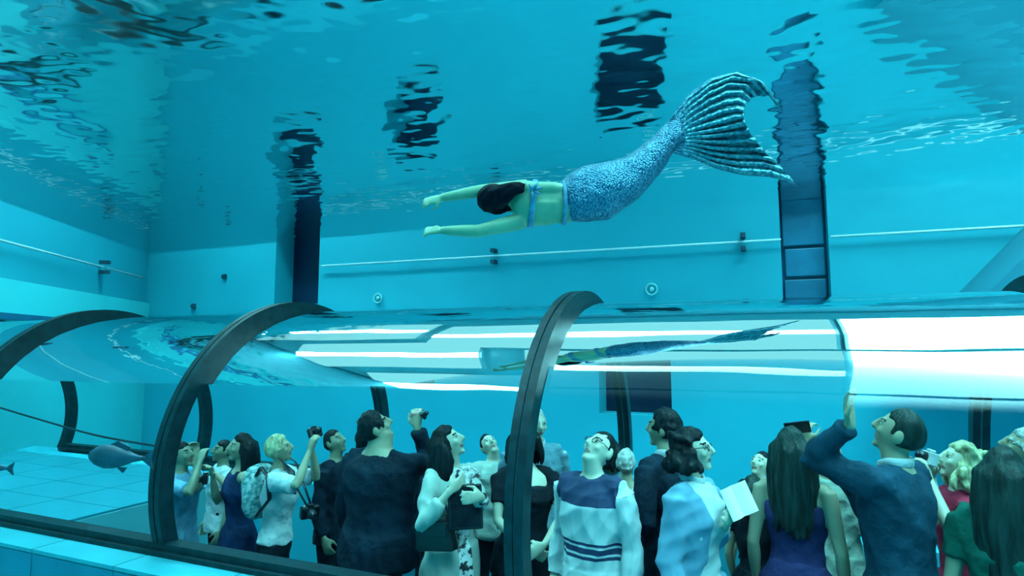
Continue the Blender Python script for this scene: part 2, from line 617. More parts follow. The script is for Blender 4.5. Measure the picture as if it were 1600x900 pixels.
def skin_over(o, voxel, steps=3, wrinkle=0.0, post=None):
    r = o.modifiers.new('remesh', 'REMESH')
    r.mode = 'VOXEL'
    r.voxel_size = voxel
    r.use_smooth_shade = True
    if steps:
        s = o.modifiers.new('smooth', 'SMOOTH')
        s.factor = 0.5
        s.iterations = steps
    PEND.append((o, wrinkle, post))
    return o


def settle():
    """apply the remeshed skins, add folds, mark lips and brows"""
    bpy.context.view_layer.update()
    dg = bpy.context.evaluated_depsgraph_get()
    rng = np.random.default_rng(3)
    for o, wr, post in PEND:
        me = bpy.data.meshes.new_from_object(o.evaluated_get(dg))
        me.name = o.name
        n = len(me.vertices)
        if wr and n:
            co = np.empty(n * 3, np.float32)
            no = np.empty(n * 3, np.float32)
            me.vertices.foreach_get('co', co)
            me.vertices.foreach_get('normal', no)
            co = co.reshape(-1, 3)
            no = no.reshape(-1, 3)
            d = np.zeros(n)
            for fr, am in ((18, 0.5), (38, 0.8), (70, 0.5)):
                for q in range(3):
                    k = rng.normal(size=3)
                    k[2] *= 0.7
                    k *= fr / np.linalg.norm(k)
                    w2 = rng.normal(size=3) * 6
                    d += am * (1 - 2 * np.abs(np.sin(.5 * (co @ k) + rng.uniform(0, 6) + 1.3 * np.sin(co @ w2))))
            co += no * (d * wr / 1.7)[:, None].astype(np.float32)
            me.vertices.foreach_set('co', co.reshape(-1))
        old = o.data
        mats = list(old.materials)
        me.materials.clear()
        for x in mats:
            me.materials.append(x)
        if post:
            c = np.empty(len(me.polygons) * 3, np.float32)
            me.polygons.foreach_get('center', c)
            me.polygons.foreach_set('material_index', post(c.reshape(-1, 3)).astype(np.int32))
        me.polygons.foreach_set('use_smooth', [True] * len(me.polygons))
        o.modifiers.clear()
        o.data = me
        me.update()
    PEND.clear()


def rotm(yaw=0, pitch=0, roll=0):
    """head turn: yaw to the right hand side (+), pitch up (+), roll to the right shoulder (+)"""
    r = math.radians
    return Matrix.Rotation(-r(yaw), 3, 'Z') @ Matrix.Rotation(r(pitch), 3, 'X') @ Matrix.Rotation(r(roll), 3, 'Y')


def ik(S, W, a, b, pole):
    d = W - S
    L = d.length
    if L > (a + b) * 0.985:
        W = S + d.normalized() * (a + b) * 0.985
        d = W - S
        L = d.length
    L = max(L, abs(a - b) + 0.02)
    x = (a * a - b * b + L * L) / (2 * L)
    h = math.sqrt(max(a * a - x * x, 0))
    u = d.normalized()
    p = pole - u * pole.dot(u)
    p = p.normalized() if p.length > 1e-5 else u.orthogonal().normalized()
    return S + u * x + p * h, W


def hand(mb, W, d, n, s, k, curl=25, spread=1.0, thumb=1.0):
    """palm, four fingers of unequal length and a thumb leaving the side of the palm"""
    d = d.normalized()
    n = (n - d * n.dot(d))
    n = n.normalized() if n.length > 1e-4 else d.orthogonal().normalized()
    t = d.cross(n) * s
    mb.tube([W - d * .01 * k, W + d * .03 * k, W + d * .065 * k, W + d * .092 * k], [(.024 * k, .019 * k), (.035 * k, .017 * k), (.042 * k, .015 * k), (.040 * k, .012 * k)], 10, up=n)
    for off, L, sp in ((.031, .074, .12), (.0105, .082, .03), (-.0105, .076, -.05), (-.031, .060, -.14)):
        p = W + d * .086 * k + t * (off * k)
        dr = (d + t * (sp * spread)).normalized()
        pts = [p]
        ang = 0
        for sg, fr in enumerate((.45, .31, .24)):
            ang += math.radians(curl * (0.7 if sg == 0 else 1.0))
            p = p + (dr * math.cos(ang) + n * math.sin(ang)) * (L * fr * k)
            pts.append(p)
        mb.tube(pts, [.0095 * k, .0092 * k, .0085 * k, .0072 * k], 8)
    p = W + d * .022 * k + t * (.026 * k)
    q = p + (d * .62 + t * .62 * thumb + n * .35) * (.048 * k)
    r_ = q + (d * .85 + t * .18 * thumb + n * .45) * (.032 * k)
    r2 = r_ + (d * .9 + n * .4) * (.024 * k)
    mb.tube([p, q, r_, r2], [.013 * k, .0115 * k, .0098 * k, .008 * k], 8)
    return t


HC = Vector((0, 0.012, 0.118))      # head centre above the neck pivot


def head_fn(x, y, z):
    w = 1.0
    if z < 0:
        w = 1 - 0.30 * (-z) ** 1.3
    yy = y
    if y > 0:
        yy = y * (0.98 - 0.06 * max(0, z))
        if z < -0.1:
            yy *= 1 + 0.10 * min(1, (-z - 0.1) * 2)
    else:
        yy = y * (1.0 if z > -0.15 else 1 - 0.55 * min(1, (-z - 0.15) * 1.4))
    return x * w, yy, z


def build_head(mb, piv, M, k, female):
    def P(x, y, z):
        return piv + M @ (Vector((x, y, z)) * k)
    f = 0.95 if female else 1.0
    mb.ell(P(*HC), (.074 * k * f, .094 * k, .117 * k), M, 20, 14, head_fn)
    mb.tube([P(0, .10, .150), P(0, .118, .122), P(0, .129, .100), P(0, .112, .088)], [(.009 * k, .008 * k), (.011 * k, .010 * k), (.016 * k, .012 * k), (.013 * k, .008 * k)], 8)   # nose
    for s in (-1, 1):
        mb.ell(P(s * .030, .092, .148), (.026 * k, .012 * k, .009 * k), M, 10, 6)         # brow ridge
        mb.ell(P(s * .040, .080, .100), (.022 * k, .017 * k, .020 * k), M, 10, 6)         # cheek
        mb.ell(P(s * .076 * f, -.004, .112), (.009 * k, .019 * k, .032 * k), M @ Matrix.Rotation(s * -.25, 3, 'Z'), 10, 8)  # ear
    mb.ell(P(0, .095, .066), (.024 * k, .013 * k, .007 * k), M, 10, 6)   # lips
    mb.ell(P(0, .093, .057), (.021 * k, .013 * k, .007 * k), M, 10, 6)
    mb.ell(P(0, .082, .026), (.026 * k, .021 * k, .018 * k), M, 10, 6)   # chin
    return P


def printed(base, over, k, bands, front):
    """two-coloured garment: woven bands, or another colour down the open front"""
    m, t, out = nt('printed_%s_%s' % (base, over))
    name = m.name

    def col_of(n):
        return MATS[n].node_tree.nodes['Principled BSDF'].inputs['Base Color'].default_value[:]
    b = t.nodes.new('ShaderNodeBsdfPrincipled')
    t.links.new(b.outputs[0], out.inputs[0])
    b.inputs['Roughness'].default_value = .8
    tc = t.nodes.new('ShaderNodeTexCoord')
    sx = t.nodes.new('ShaderNodeSeparateXYZ')
    t.links.new(tc.outputs['Object'], sx.inputs[0])

    def mth(op, a, c):
        n = t.nodes.new('ShaderNodeMath')
        n.operation = op
        for i, v in enumerate((a, c)):
            if v is None:
                continue
            if isinstance(v, (int, float)):
                n.inputs[i].default_value = v
            else:
                t.links.new(v, n.inputs[i])
        return n.outputs[0]
    ax = mth('ABSOLUTE', sx.outputs['X'], None)
    if bands:
        tot = None
        for lo, hi, _ in bands:
            q = mth('MULTIPLY', mth('GREATER_THAN', sx.outputs['Z'], lo * k), mth('LESS_THAN', sx.outputs['Z'], hi * k))
            tot = q if tot is None else mth('ADD', tot, q)
        mask = mth('MULTIPLY', tot, mth('LESS_THAN', ax, .195 * k))
    else:
        w = mth('ADD', mth('MULTIPLY', mth('MAXIMUM', mth('SUBTRACT', sx.outputs['Z'], 1.15 * k), 0.0), .16), front * k)
        mask = mth('MULTIPLY', mth('LESS_THAN', ax, w), mth('GREATER_THAN', sx.outputs['Y'], .03 * k))
    mx = t.nodes.new('ShaderNodeMix')
    mx.data_type = 'RGBA'
    t.links.new(mask, mx.inputs[0])
    mx.inputs[6].default_value = col_of(base)
    mx.inputs[7].default_value = col_of(over)
    if over == 'cloth_print':
        n = t.nodes.new('ShaderNodeTexNoise')
        n.inputs['Scale'].default_value = 26
        t.links.new(tc.outputs['Object'], n.inputs['Vector'])
        r = t.nodes.new('ShaderNodeValToRGB')
        r.color_ramp.elements[0].position = .48
        r.color_ramp.elements[1].position = .55
        r.color_ramp.elements[0].color = (.65, .75, .75, 1)
        r.color_ramp.elements[1].color = (.01, .02, .03, 1)
        t.links.new(n.outputs[0], r.inputs[0])
        t.links.new(r.outputs[0], mx.inputs[7])
    t.links.new(mx.outputs[2], b.inputs['Base Color'])
    MATS[name] = m
    return name




def person(label, px, py, Y, facing=0, head=(0, 0, 0), sex='m', hair=('short', 'hair_dark'), skin='skin_mid', top=None, bottom=('trousers', 'cloth_black'), arms=None, H=None, lean=0, wide=1.0, gap=0.0, specs=False, collar=None, shoe='cloth_black'):
    """a standing visitor whose crown shows at photo point px,py; facing 0 = to the camera, 90 = image right, 180 = away"""
    crown = at(px, py, Y)
    fz = -0.8 if crown.x > -1.3 else (-0.8 - 0.2 * min(1, (-1.3 - crown.x) / 2.9) - (0.06 * (-4.2 - crown.x) / 9.8 if crown.x < -4.2 else 0))
    if H is None:
        H = crown.z - fz
    k = H / 1.75
    a = math.radians(facing) + math.atan2(-crown.x, Y)      # facing is given against the line of sight
    root = empty('person', (crown.x, Y, crown.z - H), a + math.pi)
    tag(root, label, 'person', 'visitors inside the tunnel')
    Rw = Matrix.Rotation(a + math.pi, 3, 'Z')
    org = Vector((crown.x, Y, crown.z - H))
    fem = sex == 'f'

    def loc(w):
        return Rw.transposed() @ (Vector(w) - org)
    ln = math.radians(lean)

    def T(x, y, z):
        x, y, z = x * k, y * k, z * k
        t = min(1, max(0, (z / k - .92) / .3))
        dz, dy = z - .95 * k, y
        return Vector((x, dy * math.cos(ln * t) + dz * math.sin(ln * t) * (1 if z > .95 * k else 0), .95 * k + dz * math.cos(ln * t) - dy * math.sin(ln * t)))
    if fem:
        secs = [(.80, .150, .095, -.005), (.88, .178, .118, -.012), (.95, .170, .115, -.012), (1.05, .128, .092, 0), (1.11, .122, .088, .004), (1.20, .140, .100, .008), (1.28, .155, .128, .018), (1.35, .152, .108, .010), (1.41, .140, .088, 0), (1.455, .095, .064, -.004), (1.49, .055, .052, -.006), (1.55, .046, .048, .002), (1.60, .046, .048, .010)]
        sx, sr = .158, .044
    else:
        secs = [(.80, .150, .100, 0), (.88, .170, .118, -.008), (.95, .168, .118, -.006), (1.05, .152, .110, .004), (1.13, .152, .112, .006), (1.23, .168, .120, .006), (1.32, .182, .124, .004), (1.39, .180, .112, 0), (1.43, .150, .090, -.004), (1.465, .100, .070, -.008), (1.50, .064, .060, -.008), (1.55, .056, .057, .002), (1.60, .055, .056, .010)]
        sx, sr = .188, .052
    secs = [(z, rx * wide, ry * wide, y) for z, rx, ry, y in secs]
    sx *= 0.5 + 0.5 * wide

    def torso(mb, z0, z1, inf):
        ss = [s for s in secs if z0 - 1e-6 <= s[0] <= z1 + 1e-6]
        mb.tube([T(0, y, z) for z, rx, ry, y in ss], [((rx + inf) * k, (ry + inf) * k) for z, rx, ry, y in ss], 20, up=(0, 1, 0))

    def shoulders(mb, inf):
        mb.tube([T(-sx, -.005, 1.412), T(-sx * .5, -.008, 1.430), T(0, -.010, 1.435), T(sx * .5, -.008, 1.430), T(sx, -.005, 1.412)], [(sr + inf) * k, (sr + inf) * k * .95, (sr + inf) * k * .9, (sr + inf) * k * .95, (sr + inf) * k], 12)
    # arms
    arms = arms or {}
    ch = {}
    for s, nm in ((1, 'r'), (-1, 'l')):
        S = T(s * sx, -.005, 1.415)
        spec = arms.get(nm)
        if spec is None:
            E_ = T(s * (sx + .055), -.03, 1.12)
            Wp = T(s * (sx + .060), .045, .885)
            hd = (Wp - E_).normalized() + Vector((0, .12, 0))
            nn = Vector((-s, 0, 0))
            cu = 22
        else:
            tgt = spec['p']
            Wp = loc(at(*tgt)) if isinstance(tgt, tuple) else tgt * k
            pole = Vector(spec.get('pole', (s * .5, -.35, -1)))
            E_, Wp = ik(S, Wp, .285 * k, .262 * k, pole)
            hd = Vector(spec['d']) if 'd' in spec else (Wp - E_)
            nn = Vector(spec.get('n', (-s, .2, 0)))
            cu = spec.get('curl', 35)
        ch[nm] = (S, E_, Wp, hd.normalized(), nn, cu, s)

    def arm(mb, nm, inf, upto):
        S, E_, W, hd, nn, cu, s = ch[nm]
        w = .9 if fem else 1.0
        U = [(0, .056), (.25, .054), (.55, .047), (.85, .041), (1.0, .040)]
        Fo = [(.15, .041), (.35, .042), (.65, .034), (1.0, .026)]
        pts, rr = [], []
        for t, r in U:
            if t <= upto * 2 + 1e-6:
                pts.append(S.lerp(E_, t))
                rr.append((r * w + inf) * k)
        if upto < 0.5:
            t = upto * 2
            pts.append(S.lerp(E_, t))
            rr.append((.048 * w + inf * 1.15) * k)
        end = (upto - .5) * 2
        for t, r in Fo:
            if t <= end + 1e-6:
                pts.append(E_.lerp(W, t))
                rr.append((r * w + inf) * k)
        if .05 < end < .999:
            pts.append(E_.lerp(W, end))
            rr.append(((.041 - .013 * end) * w + inf * 1.1) * k)
        mb.tube(pts, rr, 12)
    hip = .090 if not fem else .085

    def leg(mb, s, inf, z0=0.09, flare=0.0):
        p = [(.90, .084), (.78, .088), (.64, .072), (.49, .055), (.36, .055), (.22, .043), (.10, .036)]
        p = [q for q in p if q[0] >= z0]
        mb.tube([T(s * (hip + .012 * (0.9 - z)), -.01, z) for z, r in p], [(r + inf + flare * (0.9 - z)) * k for z, r in p], 14, up=(0, 1, 0))

    # the body: one continuous skin
    mb = MB()
    torso(mb, .80, 1.61, -.004)
    shoulders(mb, -.004)
    for s in (-1, 1):
        leg(mb, s, -.004)
        mb.tube([T(s * .11, -.05, .05), T(s * .11, .03, .05), T(s * .115, .13, .035)], [(.036 * k, .045 * k), (.042 * k, .045 * k), (.04 * k, .026 * k)], 10, up=(0, 0, 1))
    for nm in 'rl':
        arm(mb, nm, -.003, 1.0)
        S, E_, W, hd, nn, cu, s = ch[nm]
        hand(mb, W, hd, nn, s, k * (1.05 if not fem else .95), cu)
    piv = T(0, .004, 1.515)
    M = Matrix.Rotation(-ln, 3, 'X') @ rotm(*head)
    hk = k * (1.0 if not fem else .97)
    P = build_head(mb, piv, M, hk, fem)
    body = mb.build('body', [skin, 'lips', hair[1]], root)
    Mi = np.array(M.transposed())
    pv = np.array(piv)

    def post(c, Mi=Mi, pv=pv, hk=hk):
        q = ((c - pv) @ Mi.T) / hk
        idx = np.zeros(len(c))
        idx[(np.abs(q[:, 0]) < .023) & (q[:, 1] > .088) & (q[:, 2] > .052) & (q[:, 2] < .071)] = 1
        idx[(np.abs(q[:, 0]) > .012) & (np.abs(q[:, 0]) < .052) & (q[:, 1] > .07) & (q[:, 2] > .149) & (q[:, 2] < .158)] = 2
        return idx
    skin_over(body, .0096, 2, 0, post)
    for s in (-1, 1):
        m = MB()
        m.ell(P(s * .031, .0895, .130), (.0135 * hk, .007 * hk, .0065 * hk), M, 10, 6, mi=0)
        m.ell(P(s * .031, .0945, .131), (.0065 * hk, .005 * hk, .0070 * hk), M, 8, 5, mi=1)
        m.build('eye', ['eye_white', 'eye_dark'], body, smooth=True)
    # hair
    make_hair(root, hair, P, M, hk, piv, k, T, fem)
    # clothes
    if bottom:
        kind, mt_ = bottom[0], bottom[1]
        m = MB()
        if kind == 'trousers':
            torso(m, .80, 1.05, .007)
            for s in (-1, 1):
                leg(m, s, .008, .09, .012)
            skin_over(m.build('trousers', mt_, root), .013, 3, .003)
        else:
            z1 = bottom[2] if len(bottom) > 2 else .5
            ss = [(1.05, .128 * wide, .095)] + [(z, (.19 + (.95 - z) * .14) * (0.7 + .3 * wide), .13 + (.95 - z) * .13) for z in np.linspace(.95, z1, 6)]
            m.tube([T(0, -.005, z) for z, a_, b_ in ss], [((a_ + .012) * k, (b_ + .012) * k) for z, a_, b_ in ss], 28, up=(0, 1, 0))
            skin_over(m.build('skirt', mt_, root), .013, 3, .007)
    for s in (-1, 1):
        m = MB().tube([T(s * .11, -.065, .045), T(s * .11, .03, .045), T(s * .116, .15, .03)], [(.042 * k, .052 * k), (.048 * k, .045 * k), (.042 * k, .03 * k)], 12, up=(0, 0, 1))
        m.build('shoe', shoe, root, smooth=True)
    tops = top if isinstance(top, list) else ([top] if top else [])
    for i, tp in enumerate(tops):
        name, mt_ = tp['name'], tp['mat']
        inf = tp.get('inf', .012)
        z0, z1 = tp.get('z0', .88), tp.get('z1', 1.47)
        m = MB()
        torso(m, z0, z1, inf)
        sl = tp.get('sleeve', 1.0)
        if sl > 0:
            shoulders(m, inf)
            for nm in 'rl':
                arm(m, nm, inf + (.006 if tp.get('loose') else 0), sl * (.96 if sl >= 1 else 1))
        elif tp.get('straps', True):
            for s in (-1, 1):
                m.tube([T(s * .085, .10, 1.36), T(s * .095, .045, 1.455), T(s * .09, -.06, 1.43), T(s * .08, -.10, 1.34)], [(.02 * k, .008 * k)] * 4, 8)
        if tp.get('tail'):
            zt = tp['tail']
            m.tube([T(0, -.004, z) for z in (1.0, .92, zt)], [((.172 * wide + inf) * k, (.122 * wide + inf) * k), ((.186 * wide + inf) * k, (.134 * wide + inf) * k), ((.194 * wide + inf) * k, (.142 * wide + inf) * k)], 20, up=(0, 1, 0))
        zs = tp.get('bands')
        pf = None
        if zs or tp.get('front'):
            mt_ = printed(mt_, tp['mats'][1], k, zs, tp.get('front'))
        o = m.build(name, mt_, root)
        skin_over(o, .012 if not (pf or tp.get('fine')) else .0075, 2, tp.get('wr', .006) * 1.1, pf)
    if collar:
        m = MB()
        n = 22
        for rr, zz in ((.068 if not fem else .060, 1.492),):
            ring = [T(rr * math.sin(t_) * 1.02, rr * math.cos(t_) * .98 - .004, zz - .028 * max(0, math.cos(t_)) + .010) for t_ in [2 * math.pi * q / n for q in range(n + 1)]]
            m.tube(ring, [(.008 * k, .022 * k)] * (n + 1), 8, caps=False, up=(0, 0, 1))
        m.build('collar', collar, root, smooth=True)
    if specs:
        m = MB()
        for s in (-1, 1):
            m.tube([P(s * .031 + .020 * math.cos(t_), .108, .130 + .015 * math.sin(t_)) for t_ in [2 * math.pi * q / 14 for q in range(15)]], .0024 * hk, 6, caps=False)
            m.tube([P(s * .051, .106, .133), P(s * .072, .07, .135), P(s * .077, .0, .130)], .0024 * hk, 6)
        m.tube([P(-.011, .110, .132), P(.011, .110, .132)], .0024 * hk, 6)
        m.build('eyeglasses', 'cable_black', root, smooth=True)
    inf_ = dict(root=root, T=T, P=P, M=M, k=k, ch=ch, Rw=Rw, org=org)
    inf_['world'] = lambda p: org + Rw @ Vector(p)
    return inf_


def make_hair(root, hair, P, M, hk, piv, k, T, fem):
    style, mt_ = hair[0], hair[1]
    if style == 'bald':
        line = -.1
    rr = random.Random(sum(map(ord, style)) + int(hk * 9999))
    puff = {'short': 1.07, 'bald': 1.02, 'crop': 1.035, 'curly': 1.10, 'bob': 1.09, 'long': 1.08, 'wavy': 1.10}[style]

    def fn(x, y, z):
        X, Y_, Z = head_fn(x, y, z)
        face = (y > 0.25 and z < 0.62 - 0.25 * abs(x)) or (z < -0.42) or (y > -.05 and z < -0.02 and style in ('short', 'crop', 'bald'))
        if style == 'bald':
            face = face or z > 0.45 or y > -.1
        g = 0.86 if face else puff + (.03 * math.sin(9 * x + 4 * z) * math.sin(8 * y + 3)) * (1.6 if style != 'crop' else .4)
        if style in ('bob', 'long', 'wavy', 'curly') and abs(x) > .6 and z < .3 and y < .35:
            g *= 1.05
        return X * g, Y_ * g, Z * g
    m = MB()
    m.ell(P(*HC), (.077 * hk, .097 * hk, .119 * hk), M, 36, 24, fn)
    down = Vector((0, 0, -1))

    def lock(a_, z0, L, r, out=0.0, wave=0.0, toward=None):
        """a lock of hair that leaves the scalp at angle a_ (0 back, +-90 sides) and falls"""
        w_ = math.sqrt(max(.06, 1 - ((z0 - .118) / .119) ** 2))
        st = P(math.sin(a_) * .074 * w_, -math.cos(a_) * .092 * w_ + .010, z0)
        od = (M @ Vector((math.sin(a_), -math.cos(a_), 0)))
        p = st - od * .012 * hk
        pts = [p]
        ph = rr.uniform(0, 6)
        for q in range(1, 8):
            t = q / 7
            w = od * (out * math.sin(t * 2.2) * hk) + Vector((math.sin(ph + t * 7), math.cos(ph * 1.7 + t * 6), 0)) * wave * hk
            arc_ = min(t * L, .10)
            base = st + (M @ Vector((math.sin(a_) * .074 * (1 - w_) * min(1, arc_ / .06), -math.cos(a_) * .092 * (1 - w_) * min(1, arc_ / .06), -arc_))) * hk + down * (max(0, t * L - .10) * k)
            pts.append(base + w + od * (.012 * hk))
        m.tube(pts, [r * hk * c for c in (.8, 1.1, 1.15, 1.1, 1.0, .9, .7, .35)], 8)
    if style in ('long', 'wavy'):
        L = hair[2] if len(hair) > 2 else .42
        for lay, (zs, n, rad) in enumerate(((.135, 26, .017), (.170, 24, .018), (.205, 18, .018))):
            for q in range(n):
                a_ = (-1.55 + 3.1 * q / (n - 1)) * (1, .95, .85)[lay]
                lock(a_ + rr.uniform(-.07, .07), zs - .01 * abs(a_) + rr.uniform(-.01, .01), (L + lay * .03) * rr.uniform(.84, 1.06), rad, (.02, .03, .035)[lay], .012 if style == 'wavy' else .006)
    elif style == 'bob':
        for q in range(20):
            a_ = -1.75 + 3.5 * q / 19
            lock(a_, .165, (hair[2] if len(hair) > 2 else .18) * rr.uniform(.85, 1.1), .024, .03, .006)
        for q in range(9):
            lock(-1.2 + 2.4 * q / 8, .20, .17, .024, .035, .006)
    elif style == 'curly':
        for q in range(70):
            a_ = rr.uniform(-2.0, 2.0)
            zz = rr.uniform(.02, .22)
            od = Vector((math.sin(a_) * .082, -math.cos(a_) * .096 + .008, zz)) * 1
            m.ell(P(*od), (.022 * hk, .022 * hk, .02 * hk), M, 8, 6)
        for q in range(16):
            lock(-1.9 + 3.8 * q / 15, .12, (hair[2] if len(hair) > 2 else .2) * rr.uniform(.8, 1.1), .024, .03, .02)
    elif style == 'short':
        for q in range(60):
            a_ = rr.uniform(-2.4, 2.4)
            zz = rr.uniform(.10, .222)
            w_ = math.sqrt(max(.05, 1 - ((zz - .118) / .122) ** 2))
            s0 = Vector((math.sin(a_) * .074 * w_, -math.cos(a_) * .092 * w_ + .010, zz))
            dn = Vector((math.sin(a_) * .3, -math.cos(a_) * .3 - .5, -.6)) * .03
            m.tube([P(*s0), P(*(s0 + dn * .5)), P(*(s0 + dn))], [.012 * hk, .011 * hk, .005 * hk], 7)
    o = m.build('hair', mt_, root, smooth=True)
    skin_over(o, .008, 1, .0025)
    return o


mat('skin_mid', (0.34, 0.32, 0.22), 0.5, var=0.06, scale=10)
mat('skin_pale', (0.50, 0.50, 0.39), 0.5, var=0.05, scale=10)
mat('skin_tan', (0.22, 0.26, 0.18), 0.5, var=0.08, scale=10)
mat('lips', (0.28, 0.16, 0.14), 0.4)
mat('eye_white', (0.45, 0.5, 0.48), 0.3)
mat('eye_dark', (0.01, 0.02, 0.03), 0.1)
HB = dict(bump=0.5, bscale=60.0, stretch=(1.0, 1.0, 0.12), spec=0.15)
mat('hair_dark', (0.004, 0.011, 0.015), 0.5, var=0.4, scale=40, **HB)
mat('hair_brown', (0.012, 0.034, 0.033), 0.5, var=0.4, scale=40, **HB)
mat('hair_blond', (0.36, 0.40, 0.24), 0.5, var=0.35, scale=40, **HB)
mat('hair_grey', (0.34, 0.42, 0.40), 0.5, var=0.35, scale=40, **HB)
FB = dict(bump=0.8, bscale=16.0, spec=0.12)
mat('cloth_black', (0.006, 0.014, 0.022), 0.8, var=0.25, scale=6, **FB)
mat('cloth_suit', (0.004, 0.017, 0.032), 0.8, var=0.25, scale=5, **FB)
mat('cloth_suit_blue', (0.008, 0.05, 0.085), 0.8, var=0.2, scale=5, **FB)
mat('cloth_suit_grey', (0.10, 0.24, 0.30), 0.8, var=0.15, scale=5, **FB)
mat('cloth_white', (0.46, 0.58, 0.60), 0.8, var=0.06, scale=6, **FB)
mat('cloth_cream', (0.34, 0.46, 0.42), 0.8, var=0.10, scale=9, **FB)
mat('cloth_denim', (0.12, 0.30, 0.42), 0.8, var=0.14, scale=10, **FB)
mat('cloth_navy', (0.01, 0.03, 0.09), 0.8, var=0.2, scale=6, **FB)
mat('cloth_violet', (0.035, 0.035, 0.12), 0.8, var=0.2, scale=6, **FB)
mat('cloth_purple', (0.10, 0.02, 0.18), 0.8, var=0.2, scale=6, **FB)
mat('cloth_green', (0.006, 0.10, 0.075), 0.8, var=0.25, scale=4, **FB)
mat('cloth_olive', (0.30, 0.42, 0.36), 0.8, var=0.10, scale=8, **FB)
mat('cloth_red', (0.40, 0.03, 0.07), 0.8, var=0.15, scale=8, **FB)
mat('cloth_print', (0.65, 0.75, 0.75), 0.8, col2=(0.01, 0.02, 0.03), scale=26)
mat('cloth_pattern', (0.06, 0.26, 0.28), 0.8, col2=(0.48, 0.68, 0.66), scale=38, bump=0.3, bscale=40)

# ------------------------------------------------------------------ the visitors
V = Vector
suit = lambda m_, **kw: dict(dict(name='jacket', mat=m_, inf=.024, sleeve=1.0, z0=.88, tail=.80, wr=.006), **kw)
tee = lambda m_, **kw: dict(dict(name='shirt', mat=m_, inf=.022, sleeve=.32, z0=.88, tail=.83), **kw)
PP = {}
# from the side wall towards the added buttress
PP['blue_shirt'] = person('person in pale blue shirt half hidden by the dark rib next to the empty bay', 286, 690, 3.55, 60, (10, 10, 0), 'm', ('crop', 'hair_dark'), 'skin_tan', tee('cloth_denim', sleeve=.4), arms={'r': dict(p=(312, 722, 3.50)), 'l': dict(p=(306, 716, 3.62))})
PP['back_small'] = person('person in white shirt partly hidden behind the woman in dark blue dress', 349, 687, 4.15, -75, (0, 8, 0), 'm', ('crop', 'hair_dark'), 'skin_tan', tee('cloth_white'))
PP['blue_dress'] = person('woman with dark bobbed hair in sleeveless dark blue dress holding a phone forward', 379, 676, 3.62, -80, (0, 6, 0), 'f', ('long', 'hair_dark', .26), 'skin_mid', dict(name='dress_top', mat='cloth_navy', inf=.010, sleeve=0, z1=1.41, z0=.88, wr=.004), ('skirt', 'cloth_navy', .45), arms={'r': dict(p=(332, 744, 3.50), n=(-.4, .6, 0)), 'l': dict(p=(334, 738, 3.66), n=(.4, .6, 0))})
PP['backpack_woman'] = person('blond short haired woman in white T-shirt lifting a camera with both hands', 438, 677, 3.50, 78, (0, 14, 0), 'f', ('short', 'hair_blond'), 'skin_mid', tee('cloth_white', sleeve=.42, loose=True, z0=.95, tail=None), arms={'r': dict(p=(484, 704, 3.45), d=(0, .25, 1), n=(-.5, .5, 0), curl=45), 'l': dict(p=(487, 700, 3.62), d=(0, .25, 1), n=(.5, .5, 0), curl=45)})
PP['dark_behind'] = person('man in dark shirt looking up between the blond woman and the man in black suit', 527, 670, 4.1, 60, (0, 22, 0), 'm', ('crop', 'hair_dark'), 'skin_tan', suit('cloth_suit', mats=['cloth_suit', 'cloth_white'], front=0.0), arms={'l': dict(p=(572, 668, 4.15), curl=50)})
PP['big_suit'] = person('broad man in black suit seen from behind, raising a small camera overhead', 596, 638, 3.42, 138, (30, 28, 0), 'm', ('short', 'hair_dark'), 'skin_mid', suit('cloth_suit'), arms={'r': dict(p=(652, 668, 3.60), d=(-.2, .1, 1), n=(-.3, .8, .2), curl=50, pole=(.3, -.3, -1))}, wide=1.42, collar='cloth_white')
PP['messy_hair'] = person('person with messy black hair behind the broad man in black suit', 578, 655, 4.62, 170, (0, 15, 0), 'f', ('bob', 'hair_dark'), 'skin_tan', suit('cloth_black'))
PP['pale_back'] = person('distant visitor with pale hair glimpsed left of the woman with tablet', 672, 702, 4.7, 150, (0, 0, 0), 'f', ('short', 'hair_grey'), 'skin_mid', suit('cloth_suit'))
PP['tablet_woman'] = person('woman with long dark hair in cream cardigan hugging a black tablet', 708, 661, 3.42, 38, (-42, 26, 0), 'f', ('long', 'hair_dark', .34), 'skin_pale', [dict(name='blouse', mat='cloth_print', inf=.010, sleeve=.2, z0=.88, wr=.003), dict(name='cardigan', mat='cloth_cream', mats=['cloth_cream', 'cloth_print'], front=.05, inf=.022, sleeve=.86, z0=.88, tail=.72, wr=.008)], ('trousers', 'cloth_cream'), arms={'r': dict(p=(702, 768, 3.15), d=(-.8, .1, .45), n=(0, -1, 0), curl=20), 'l': dict(p=(752, 776, 3.17), d=(.9, .1, .1), n=(0, -1, 0), curl=20)})
PP['face_up'] = person('man in pale shirt with face tilted far up behind the woman with tablet', 771, 674, 4.5, 20, (5, 38, 14), 'm', ('crop', 'hair_dark'), 'skin_pale', tee('cloth_cream', sleeve=1.0))
PP['black_top'] = person('woman in black short-sleeved top with folded hands behind the middle rib', 820, 664, 3.66, 6, (0, 8, 0), 'f', ('bob', 'hair_dark', .2), 'skin_pale', dict(name='top', mat='cloth_black', inf=.016, sleeve=.30, z0=.88, z1=1.35, tail=.80, wr=.004), ('skirt', 'cloth_black', .5), arms={'r': dict(p=(824, 856, 3.44), d=(-.8, .2, -.4), n=(0, -1, 0), curl=28, pole=(1, -.3, -.3)), 'l': dict(p=(850, 852, 3.42), d=(.8, .2, -.4), n=(0, -1, 0), curl=28, pole=(-1, -.3, -.3))}, wide=1.14)
